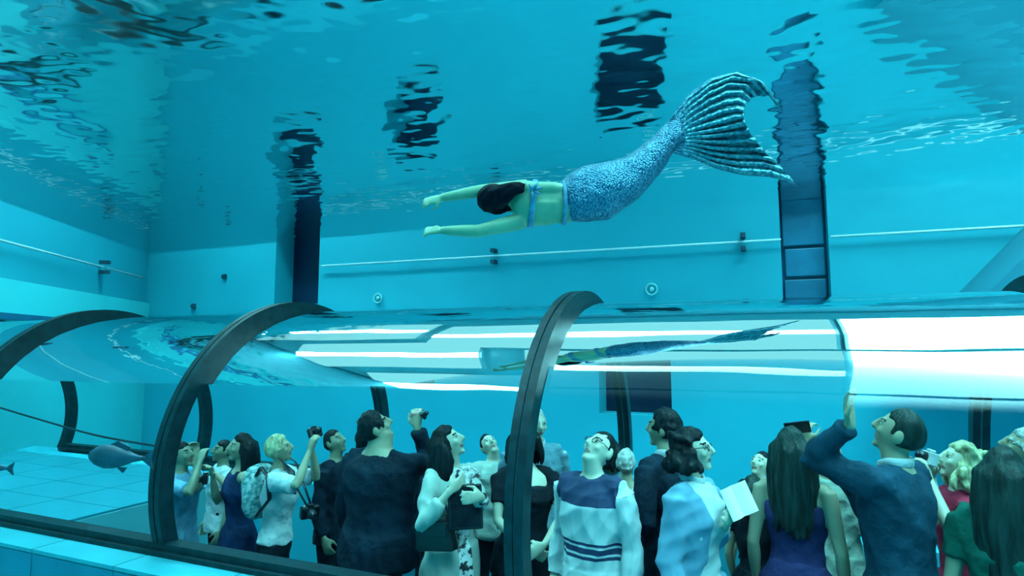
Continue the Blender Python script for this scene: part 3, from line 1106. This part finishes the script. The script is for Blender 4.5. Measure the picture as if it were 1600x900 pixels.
PP['grey_hair'] = person('tall grey haired man in grey suit and white shirt beside the middle rib', 836, 637, 4.2, 14, (-8, -2, 0), 'm', ('crop', 'hair_grey'), 'skin_pale', [dict(name='shirt', mat='cloth_white', inf=.010, sleeve=0, straps=False, z0=.95, wr=.002), suit('cloth_suit_grey', mats=['cloth_suit_grey', 'cloth_white'], front=0.0)], collar='cloth_white')
PP['striped'] = person('young man in glasses and white shirt with navy yoke and stripes gazing up', 924, 668, 3.30, -35, (12, 40, 0), 'm', ('crop', 'hair_dark'), 'skin_pale', dict(name='sweatshirt', mat='cloth_white', mats=['cloth_white', 'cloth_navy'], bands=[(1.345, 1.60, 1), (1.065, 1.083, 1), (1.095, 1.125, 1), (1.137, 1.152, 1)], inf=.026, sleeve=1.0, z0=.88, tail=.78, wr=.008, fine=True), ('trousers', 'cloth_navy'), specs=True)
PP['dark_hair_back'] = person('visitor with dark hair seen from behind the man with striped shirt', 955, 686, 4.62, 175, (0, 5, 0), 'f', ('bob', 'hair_dark'), 'skin_mid', suit('cloth_suit_grey'))
PP['white_hair'] = person('older visitor with white hair and white shirt seen from behind', 978, 700, 4.15, 168, (5, 5, 0), 'f', ('short', 'hair_grey'), 'skin_mid', tee('cloth_white', sleeve=.45, loose=True, wr=.008), ('trousers', 'cloth_purple'))
PP['suit_left'] = person('dark haired man in black suit and white collar holding a phone low', 1040, 639, 3.74, -128, (-14, 4, 0), 'm', ('short', 'hair_dark'), 'skin_mid', suit('cloth_suit'), arms={'l': dict(p=(990, 826, 3.62), n=(.6, 0, .5), curl=40)}, collar='cloth_white', wide=1.05)
PP['denim_woman'] = person('woman with short dark wavy hair and glasses in pale denim jacket', 1080, 667, 3.30, 62, (-16, 8, 0), 'f', ('curly', 'hair_dark', .12), 'skin_pale', [dict(name='blouse', mat='cloth_white', inf=.012, sleeve=0, z0=.88, wr=.003), dict(name='jacket', mat='cloth_denim', mats=['cloth_denim', 'cloth_white'], front=.055, inf=.026, sleeve=.95, z0=.88, tail=.70, wr=.009)], ('trousers', 'cloth_denim'), arms={'l': dict(p=(1134, 822, 3.26), n=(.5, .2, .6), curl=35)}, collar='cloth_white', specs=True)
PP['small_face'] = person('distant man with dark hair and upturned face right of the woman in denim', 1184, 704, 4.6, -40, (-5, 28, 0), 'm', ('crop', 'hair_dark'), 'skin_pale', tee('cloth_black'))
PP['long_hair'] = person('woman with long straight dark hair from behind in sleeveless violet dress', 1236, 664, 3.60, 172, (0, 14, 0), 'f', ('long', 'hair_brown', .42), 'skin_mid', dict(name='dress_top', mat='cloth_violet', inf=.010, sleeve=0, z0=.88, z1=1.35, wr=.004), ('skirt', 'cloth_violet', .45))
PP['patterned'] = person('person in dark patterned dress standing low behind the booklet', 1176, 742, 4.2, 150, (0, 10, 0), 'f', ('bob', 'hair_brown'), 'skin_mid', dict(name='dress_top', mat='cloth_black', inf=.012, sleeve=.2, z0=.88, wr=.004), ('skirt', 'cloth_black', .45), H=1.42)
PP['olive_shirt'] = person('man in creased olive grey shirt holding a phone overhead', 1292, 674, 4.2, 170, (-4, 22, 0), 'm', ('crop', 'hair_grey'), 'skin_mid', tee('cloth_olive', sleeve=.45, loose=True, wr=.010, tail=.80), ('trousers', 'cloth_olive'), arms={'l': dict(p=(1258, 690, 4.12), d=(.1, .2, 1), n=(.4, .8, 0), curl=45)})
PP['blue_suit'] = person('tall balding man in dark blue suit reaching one hand high', 1392, 634, 3.48, -112, (-4, 24, 0), 'm', ('crop', 'hair_brown'), 'skin_mid', suit('cloth_suit_blue', wr=.007), arms={'l': dict(p=(1329, 664, 3.26), d=(-.1, .0, 1), n=(0, -1, 0), curl=18, pole=(0, 1, -.35)), 'r': dict(p=(1316, 742, 3.62), curl=40, pole=(.2, -.2, -1))}, wide=1.02, collar='cloth_white')
PP['blond_curls'] = person('woman with blond curly hair in red top lifting a camera to her face', 1492, 688, 3.98, -70, (0, 18, 0), 'f', ('curly', 'hair_blond', .16), 'skin_pale', tee('cloth_red', sleeve=.18), ('trousers', 'cloth_purple'), arms={'r': dict(p=(1456, 744, 3.88), d=(-.1, .1, 1), n=(-.5, .7, 0), curl=50), 'l': dict(p=(1452, 748, 3.76), d=(.1, .1, 1), n=(.5, .7, 0), curl=50)})
PP['green_dress'] = person('woman with very long dark hair from behind in green dress', 1566, 697, 3.27, 165, (0, 6, 0), 'f', ('long', 'hair_brown', .46), 'skin_mid', dict(name='dress_top', mat='cloth_green', inf=.020, sleeve=.3, z0=.88, wr=.006), ('skirt', 'cloth_green', .4), wide=1.1)
PP['edge_man'] = person('grey haired man in dark clothes at the right end of the crowd', 1590, 668, 4.40, -80, (0, 18, 0), 'm', ('short', 'hair_grey'), 'skin_mid', suit('cloth_suit'))
settle()

# ------------------------------------------------------------------ the swimmer
def scale_mat(name, c1, c2, sc, stretch):
    m, t, out = nt(name)
    b = t.nodes.new('ShaderNodeBsdfPrincipled')
    t.links.new(b.outputs[0], out.inputs[0])
    tc = t.nodes.new('ShaderNodeTexCoord')
    mp = t.nodes.new('ShaderNodeMapping')
    mp.inputs['Scale'].default_value = stretch
    t.links.new(tc.outputs['Object'], mp.inputs[0])
    vo = t.nodes.new('ShaderNodeTexVoronoi')
    vo.inputs['Scale'].default_value = sc
    t.links.new(mp.outputs[0], vo.inputs['Vector'])
    rp = t.nodes.new('ShaderNodeValToRGB')
    rp.color_ramp.elements[0].color = (*c2, 1)
    rp.color_ramp.elements[1].color = (*c1, 1)
    rp.color_ramp.elements[1].position = 0.75
    t.links.new(vo.outputs['Distance'], rp.inputs[0])
    t.links.new(rp.outputs[0], b.inputs['Base Color'])
    bp = t.nodes.new('ShaderNodeBump')
    bp.inputs['Strength'].default_value = 0.9
    bp.inputs['Distance'].default_value = 0.006
    bp.invert = True
    t.links.new(vo.outputs['Distance'], bp.inputs['Height'])
    t.links.new(bp.outputs[0], b.inputs['Normal'])
    b.inputs['Roughness'].default_value = 0.36
    b.inputs['Metallic'].default_value = 0.7


scale_mat('tail_scales', (0.012, 0.10, 0.20), (0.11, 0.36, 0.46), 95, (1, 1, 1))
scale_mat('fin_skin', (0.015, 0.15, 0.21), (0.10, 0.40, 0.46), 40, (1, 1, 1))
mat('swim_skin', (0.15, 0.33, 0.22), 0.4, var=0.08, scale=9)
mat('bikini', (0.03, 0.22, 0.36), 0.5, var=0.2, scale=30)
mat('hair_black', (0.002, 0.005, 0.012), 0.6, var=0.3, scale=30, spec=0.05)
SD = 3.5
PXM = F / SD
sw_o = atd(880, 318, SD)
SW = empty('person', sw_o)
tag(SW, 'swimming woman in a shimmering fish tail costume gliding above the tunnel', 'person')


def sp(x, y, dd=0.0):
    return atd(x, y, SD + dd) - sw_o


def pr(*v):
    return tuple(q / PXM for q in v)


UPI = UP.copy()
mb = MB()
tors = [(806, 318, .02, 26, 20), (814, 317, .01, 33, 24), (824, 318, 0, 36, 26), (838, 319, 0, 34.5, 26), (855, 319, 0, 33, 25), (870, 318, 0, 31, 24), (884, 317, 0, 31, 24), (905, 309, 0, 36, 27)]
mb.tube([sp(x, y, d) for x, y, d, a, b in tors], [pr(b, a) for x, y, d, a, b in tors], 22, up=UPI)
mb.tube([sp(818, 316, .03), sp(806, 314, .02), sp(792, 312, .0)], [pr(14, 14), pr(13, 13), pr(12, 12)], 12, up=UPI)
for yy in (297, 321):      # the long back muscles either side of the spine
    mb.tube([sp(x_, yy + dy_, 0) - FW * (13 / PXM) for x_, dy_ in ((822, 0), (845, 0), (866, 0), (880, 1))], [pr(14, 11), pr(14.5, 11), pr(13, 10.5), pr(8, 8)], 12, up=UPI)
sh = {1: (sp(818, 294, .03), sp(757, 297, .10), sp(690, 309, .06)), -1: (sp(812, 346, -.02), sp(746, 361, -.06), sp(690, 360, -.03))}
for s, (S, E_, W) in sh.items():
    pts = [S + (sp(835, 310) - S) * .5, S, S.lerp(E_, .3), S.lerp(E_, .7), E_, E_.lerp(W, .3), E_.lerp(W, .7), W]
    mb.tube(pts, [r / PXM for r in (15, 14.5, 12.5, 10.5, 9.8, 9.6, 8, 6.4)], 14)
    hand(mb, W, (W - E_).normalized() + UPI * (-.05 if s == 1 else -.02), FW * .8 - UPI * .6, s, .80, 20 if s == 1 else 26)
Zc = (-RT * .93 + UPI * .10 + FW * .20).normalized()
Yh = (FW * .75 - UPI * .62)
Yh = (Yh - Zc * Yh.dot(Zc)).normalized()
Xh = Yh.cross(Zc)
MH = Matrix((Xh, Yh, Zc)).transposed()
pivh = sp(802, 313, .0)
PH = build_head(mb, pivh, MH, .88, True)
body = mb.build('body', ['swim_skin'], SW)
skin_over(body, .008, 2, 0)
# spine groove and shoulder blades are carried by the skin's own relief
m = MB()
m.ell(PH(*HC), (.084, .106, .118), MH, 30, 20, lambda x, y, z: tuple(v * (0.84 if (y > .42 and z < .55) else 1.0 + .03 * math.sin(11 * x + 7 * z)) for v in head_fn(x, y, z)))
r3 = random.Random(5)
for q in range(26):
    a_ = -1.7 + 3.4 * q / 25
    st = PH(math.sin(a_) * .07, -math.cos(a_) * .085 + .01, r3.uniform(.06, .16))
    tw = sp(r3.uniform(806, 822), r3.uniform(288, 302), -.10)
    m.tube([st, st.lerp(tw, .35) - FW * .05, st.lerp(tw, .7) - FW * .03 + UPI * .01, tw], [.020, .018, .013, .005], 8)
o = m.build('hair', 'hair_black', SW)
skin_over(o, .007, 1, .002)
# bikini: band round the ribs, neck strap, bow
m = MB()
ring = []
for q in range(29):
    t_ = 2 * math.pi * q / 28
    ring.append(sp(832 - 4 * math.sin(t_), 318.5 + 36.5 * math.sin(t_)) + FW * (27.5 / PXM * -math.cos(t_)))
m.tube(ring, [(.006, .017)] * 29, 8, caps=False, up=RT)
band = m.build('bikini_band', 'bikini', SW, smooth=True)
m = MB()
bw = sp(831, 303) - FW * .112
m.ell(bw, (.016, .014, .016))
for q, (dx, dy) in enumerate(((.055, .018), (.045, -.025), (-.02, .035), (.03, .045), (.0, -.045))):
    e = bw + RT * dx + UPI * dy - FW * .012
    m.tube([bw, bw.lerp(e, .5) - FW * .012, e], [.006, .010, .004], 6)
m.build('bow', 'bikini', band, smooth=True)
# tail
m = MB()
tail = [(879, 317, 0, 33, 27), (890, 313, 0, 38, 31), (905, 307, 0, 44.5, 35), (922, 303, .0, 48, 37), (940, 299, .0, 48.5, 37), (958, 291, .01, 44, 36), (975, 283, .02, 39.5, 34), (992, 271, .03, 35, 31), (1008, 257, .04, 31, 28), (1022, 243, .05, 27.5, 25), (1034, 229, .06, 24, 22), (1044, 216, .06, 21.5, 18), (1053, 207, .06, 22, 14), (1066, 203, .06, 26, 9)]
pts, rr = [], []
for i, (x, y, d, a, b) in enumerate(tail):
    pts.append(sp(x, y, d))
    rr.append(pr(b * .95, a * .94))
m.tube(pts, rr, 28)
tl = m.build('tail', 'tail_scales', SW)
skin_over(tl, .010, 3, .004)
m = MB()
ring = [sp(881, 317 + 34 * math.sin(t_)) + FW * (28 / PXM * -math.cos(t_)) for t_ in [2 * math.pi * q / 28 for q in range(29)]]
m.tube(ring, [(.004, .012)] * 29, 8, caps=False, up=RT)
m.build('waistband', 'bikini', tl, smooth=True)
# fin: fan of ruffled rays
Uc = [(1046, 190), (1075, 150), (1110, 124), (1150, 114), (1192, 130), (1221, 173)]
Mc = [(1062, 212), (1085, 206), (1110, 200), (1132, 195), (1149, 190), (1162, 186)]
Lc = [(1054, 238), (1085, 247), (1120, 263), (1160, 273), (1208, 276), (1246, 291)]


def pol(c, t):
    t = min(max(t, 0), .9999) * (len(c) - 1)
    i = int(t)
    a, b = c[i], c[i + 1]
    f_ = t - i
    f_ = f_
    return V2(a[0] + (b[0] - a[0]) * f_, a[1] + (b[1] - a[1]) * f_)


def V2(x, y):
    return np.array([x, y], float)


TS = [0, .08, .2, .35, .5, .62, .75, .88, 1]
TXS = [1221, 1204, 1176, 1162, 1162, 1172, 1195, 1222, 1246]
TYS = [173, 149, 151, 167, 187, 208, 237, 264, 291]
NR, NT = 97, 44
vv, ff = [], []
for i in range(NR):
    s = i / (NR - 1)
    for j in range(NT):
        t = j / (NT - 1)
        q = s / .5 if s < .5 else (1 - s) / .5
        bd = Uc if s < .5 else Lc
        p = pol(bd, t) * (1 - q) + pol(Mc, t) * q
        e_ = np.array(bd[-1], float) * (1 - q) + np.array(Mc[-1], float) * q
        p = p + (np.array([np.interp(s, TS, TXS), np.interp(s, TS, TYS)]) - e_) * t ** 2
        rip = (abs((s * 14) % 1 - .5) * 2) ** .8
        edge = .06 * math.sin(3 * math.pi * s) * t * t
        dd = .06 + .036 * (rip - .5) * min(1, t * 2.2) * (.35 + .65 * min(1, 4 * min(s, 1 - s) + .3)) + edge + .10 * t * (abs(s - .5) * 2) ** 2
        vv.append(sp(p[0], p[1], dd))
for i in range(NR - 1):
    for j in range(NT - 1):
        a = i * NT + j
        ff.append((a, a + 1, a + NT + 1, a + NT))
fin = MB().add(vv, ff).build('tail_fin', 'fin_skin', SW, smooth=True)
so = fin.modifiers.new('solid', 'SOLIDIFY')
so.thickness = 0.007
for i in range(0, 15):
    s = min(1, max(0, (i) / 14))
    col_ = int(round(s * (NR - 1)))
    rayp = [vv[col_ * NT + j] - FW * .004 for j in range(0, NT - 2, 3)]
    MB().tube(rayp, [.008 - .005 * (q / len(rayp)) for q in range(len(rayp))], 6).build('fin_ray', 'tail_scales', fin, smooth=True)
settle()

# ------------------------------------------------------------------ things in hands and on shoulders
mat('plastic_black', (0.006, 0.012, 0.018), 0.3, var=0.2, scale=20)
mat('plastic_silver', (0.45, 0.55, 0.56), 0.3, var=0.1, scale=20)
mat('lens_glass', (0.004, 0.01, 0.02), 0.05)
mat('paper', (0.72, 0.84, 0.84), 0.7, var=0.03, scale=9)
mat('screen_dark', (0.004, 0.012, 0.02), 0.12)


def face_frame(px, py, Y, yaw, pitch=0, roll=0):
    """an Empty at a photo point, its local +Y turned like a person's facing"""
    e = empty('thing', at(px, py, Y))
    e.rotation_mode = 'QUATERNION'
    e.rotation_quaternion = (Matrix.Rotation(math.radians(yaw) + math.pi, 3, 'Z') @ Matrix.Rotation(math.radians(pitch), 3, 'X') @ Matrix.Rotation(math.radians(roll), 3, 'Y')).to_quaternion()
    return e


def camera_thing(name, label, px, py, Y, yaw, pitch, k=1.0, body='plastic_black', group='cameras held by the visitors'):
    t = face_frame(px, py, Y, yaw, pitch)
    t.name = name
    tag(t, label, 'camera', group)
    MB().box((-.055 * k, -.02 * k, -.035 * k), (.055 * k, .02 * k, .035 * k)).box((-.018 * k, -.018 * k, .035 * k), (.018 * k, .018 * k, .05 * k)).build('camera_body', body, t, bevel=.006 * k)
    l = MB().tube([(0, .015 * k, 0), (0, .045 * k, 0), (0, .06 * k, 0)], [.028 * k, .028 * k, .024 * k], 16).build('lens', 'plastic_black', t, smooth=True)
    MB().tube([(0, .062 * k, 0), (0, .067 * k, 0)], .019 * k, 16).build('front_glass', 'lens_glass', l, smooth=True)
    MB().tube([(.035 * k, 0, .035 * k), (.035 * k, 0, .043 * k)], .007 * k, 10).build('shutter_button', 'plastic_silver', t, smooth=True)
    return t


def phone_thing(label, px, py, Y, yaw, pitch, roll=0, k=1.0, name='phone', cat='phone'):
    t = face_frame(px, py, Y, yaw, pitch, roll)
    t.name = name
    tag(t, label, cat)
    MB().box((-.036 * k, -.005 * k, -.072 * k), (.036 * k, .005 * k, .072 * k)).build('case', 'plastic_black', t, bevel=.004 * k)
    MB().box((-.032 * k, -.0062 * k, -.064 * k), (.032 * k, -.0052 * k, .064 * k)).build('screen', 'screen_dark', t)
    MB().tube([(-.02 * k, .0045 * k, .055 * k), (-.02 * k, .0085 * k, .055 * k)], .007 * k, 10).build('lens', 'lens_glass', t, smooth=True)
    return t


camera_thing('camera', 'small black camera lifted by the blond woman in white T-shirt', 492, 676, 3.52, 78, 28, .95)
camera_thing('camera', 'black camera held forward by the woman in dark blue dress', 321, 748, 3.54, -45, 0, 1.0)
camera_thing('camera', 'tiny camera in the raised hand of the broad man in black suit', 661, 650, 3.60, 130, 40, .62)
camera_thing('camera', 'silver and black camera at the face of the woman with blond curls', 1452, 716, 3.80, -75, 18, .95, 'plastic_silver')
phone_thing('thin black phone held low by the dark haired man in black suit', 962, 816, 3.60, -110, -50, 0, 1.15)
phone_thing('phone held overhead by the man in olive grey shirt', 1246, 668, 4.08, 175, 10, 80, 1.0)
# camera hanging from the blond woman's neck
nc = camera_thing('camera', 'black camera hanging on a neck strap against white T-shirt', 484, 800, 3.36, 60, -8, 1.15)
w = nc.location.copy()
q_ = nc.rotation_quaternion.to_matrix().transposed()
for s in (-1, 1):
    a = w + Vector((s * .02, 0, .03))
    b = at(452 + 10 * s, 722, 3.40)
    c = at(444 + 8 * s, 715, 3.48)
    MB().tube([q_ @ (p - w) for p in (a, a.lerp(b, .5) + Vector((.02, -.02, 0)), b, c)], [(.010, .003)] * 4, 6).build('strap', 'plastic_black', nc, smooth=True)
# tablet
t = face_frame(727, 792, 3.215, 25, 8, 3)
t.name = 'tablet'
tag(t, 'black tablet case hugged by the woman in cream cardigan', 'tablet')
MB().box((-.10, -.008, -.125), (.10, .008, .125)).build('case', 'plastic_black', t, bevel=.012)
MB().box((-.085, .0085, -.11), (.085, .0095, .11)).build('cover', 'cloth_black', t)
# handbag
t = face_frame(681, 832, 3.20, 0, 0, 6)
t.name = 'handbag'
tag(t, 'black leather handbag on the arm of the woman in cream cardigan', 'handbag')
MB().prism([(-.13, -.10), (.13, -.10), (.11, .07), (-.10, .07)], 1, -.045, .045).build('bag_body', 'plastic_black', t, bevel=.02)
MB().box((-.10, .046, -.01), (.10, .056, .075)).build('flap', 'plastic_black', t, bevel=.006)
MB().tube([(-.10 * math.cos(a), 0, .07 + .13 * math.sin(a)) for a in [math.pi * q / 14 for q in range(15)]], [(.008, .005)] * 15, 8).build('handle', 'cable_black', t, smooth=True)
MB().tube([(-.09 + .012 * q, .05, .072 - .004 * abs(q - 8)) for q in range(16)], .004, 6).build('chain', 'plastic_silver', t, smooth=True)
# backpack
t = face_frame(409, 768, 3.46, 78, 0, 0)
t.name = 'backpack'
tag(t, 'patterned pale backpack worn by the blond woman in white T-shirt', 'backpack')
mbp = MB().ell((0, -.03, 0), (.135, .085, .20), None, 22, 14, lambda x, y, z: (math.copysign(abs(x) ** .7, x), math.copysign(abs(y) ** .8, y), math.copysign(abs(z) ** .75, z)))
skin_over(mbp.build('pack', 'cloth_pattern', t), .012, 2, .006)
skin_over(MB().ell((0, -.10, -.07), (.09, .035, .09)).build('pocket', 'cloth_pattern', t), .010, 2, .004)
for s in (-1, 1):
    MB().tube([(s * .08, .05, .13), (s * .09, .12, .20), (s * .10, .22, .15), (s * .10, .25, 0), (s * .10, .10, -.14)], [(.018, .006)] * 5, 8).build('strap', 'plastic_black', t, smooth=True)
# booklet
t = face_frame(1151, 783, 3.24, 40, 20, 14)
t.name = 'booklet'
tag(t, 'white open booklet in the hand of the woman in denim jacket', 'booklet')
for s in (-1, 1):
    v = []
    for i in range(7):
        for zz in (-.075, .075):
            for th in (0, .003):
                u = i / 6
                v.append((s * .085 * u, .03 * math.sin(u * 2.2) * (1 if s > 0 else .6) + th, zz))
    f = []
    for i in range(6):
        a = i * 4
        f += [(a, a + 4, a + 6, a + 2), (a + 1, a + 3, a + 7, a + 5), (a, a + 1, a + 5, a + 4), (a + 2, a + 6, a + 7, a + 3)]
    f += [(0, 2, 3, 1), (24, 25, 27, 26)]
    MB().add(v, f).build('page', 'paper', t)
# brooch on the black top
b = PP['black_top']
m = MB()
for q in range(8):
    a = 2 * math.pi * q / 8
    m.tube([(0, 0, 0), (.022 * math.cos(a), 0, .022 * math.sin(a))], [.005, .002], 6)
o = m.build('brooch', 'plastic_silver', b['root'], smooth=True)
o.location = (b['ch']['r'][0].x * .62, .140 * b['k'], 1.325 * b['k'])
settle()

# ------------------------------------------------------------------ fish and cables by the empty bay
def fish(label, px, py, Y, L, yaw):
    t = empty('fish', at(px, py, Y), math.radians(yaw))
    tag(t, label, 'fish', 'dark fish by the empty bay')
    secs = [(0, .02), (.06, .16), (.16, .30), (.30, .38), (.45, .36), (.60, .26), (.75, .14), (.88, .075), (.96, .07)]
    MB().tube([(-L / 2 + x * L, 0, 0) for x, r in secs], [(r * L * .30, r * L * .42) for x, r in secs], 18, up=(0, 0, 1)).build('fish_body', 'fish_skin', t, smooth=True)
    for nm, poly in (('tail_fin', [(.40, .02), (.58, .12), (.54, 0), (.58, -.12), (.40, -.02)]), ('back_fin', [(-.15, .15), (.0, .21), (.2, .14), (.15, .08)]), ('belly_fin', [(.0, -.13), (.10, -.20), (.16, -.13)])):
        MB().prism([(x * L, z * L) for x, z in poly], 1, -.004, .004).build(nm, 'fish_skin', t)
    for s in (-1, 1):
        MB().ell((-L * .40, s * L * .055, .02 * L), (.012 * L, .012 * L, .012 * L)).build('eye', 'lens_glass', t, smooth=True)


fish('dark fish shape hanging left of the rib with its tail toward the crowd', 184, 714, 2.52, .46, 8)
fish('dark blunt fish shape cut by the photo edge at the empty bay', -14, 730, 2.52, .36, 8)


def cable(label, pts, r, group='cables by the tunnel'):
    p0 = pts[0]
    o = MB().tube([p - p0 for p in pts], r, 8).build('cable', 'cable_black', None, smooth=True, loc=p0)
    tag(o, label, 'cable', group)


def curve(P_, n=24):
    out = []
    for i in range(n + 1):
        t = i / n * (len(P_) - 1)
        j = min(int(t), len(P_) - 2)
        f_ = t - j
        a, b, c, d = P_[max(j - 1, 0)], P_[j], P_[j + 1], P_[min(j + 2, len(P_) - 1)]
        out.append(.5 * ((2 * b) + (c - a) * f_ + (2 * a - 5 * b + 4 * c - d) * f_ ** 2 + (3 * b - a - 3 * c + d) * f_ ** 3))
    return out


cable('long thin dark cable sagging across the empty bay', curve([at(-10, 634, 4.5), at(60, 655, 4.5), at(150, 680, 4.5), at(245, 697, 4.5), at(275, 700, 4.5)]), .012)
cable('black cable looping on the tiled sill under the blond woman', curve([Vector((-3.2, 3.06, .014)), Vector((-3.0, 3.01, .014)), Vector((-2.8, 3.06, .014)), Vector((-2.6, 3.02, .014)), Vector((-2.3, 3.06, .014))]), .011)
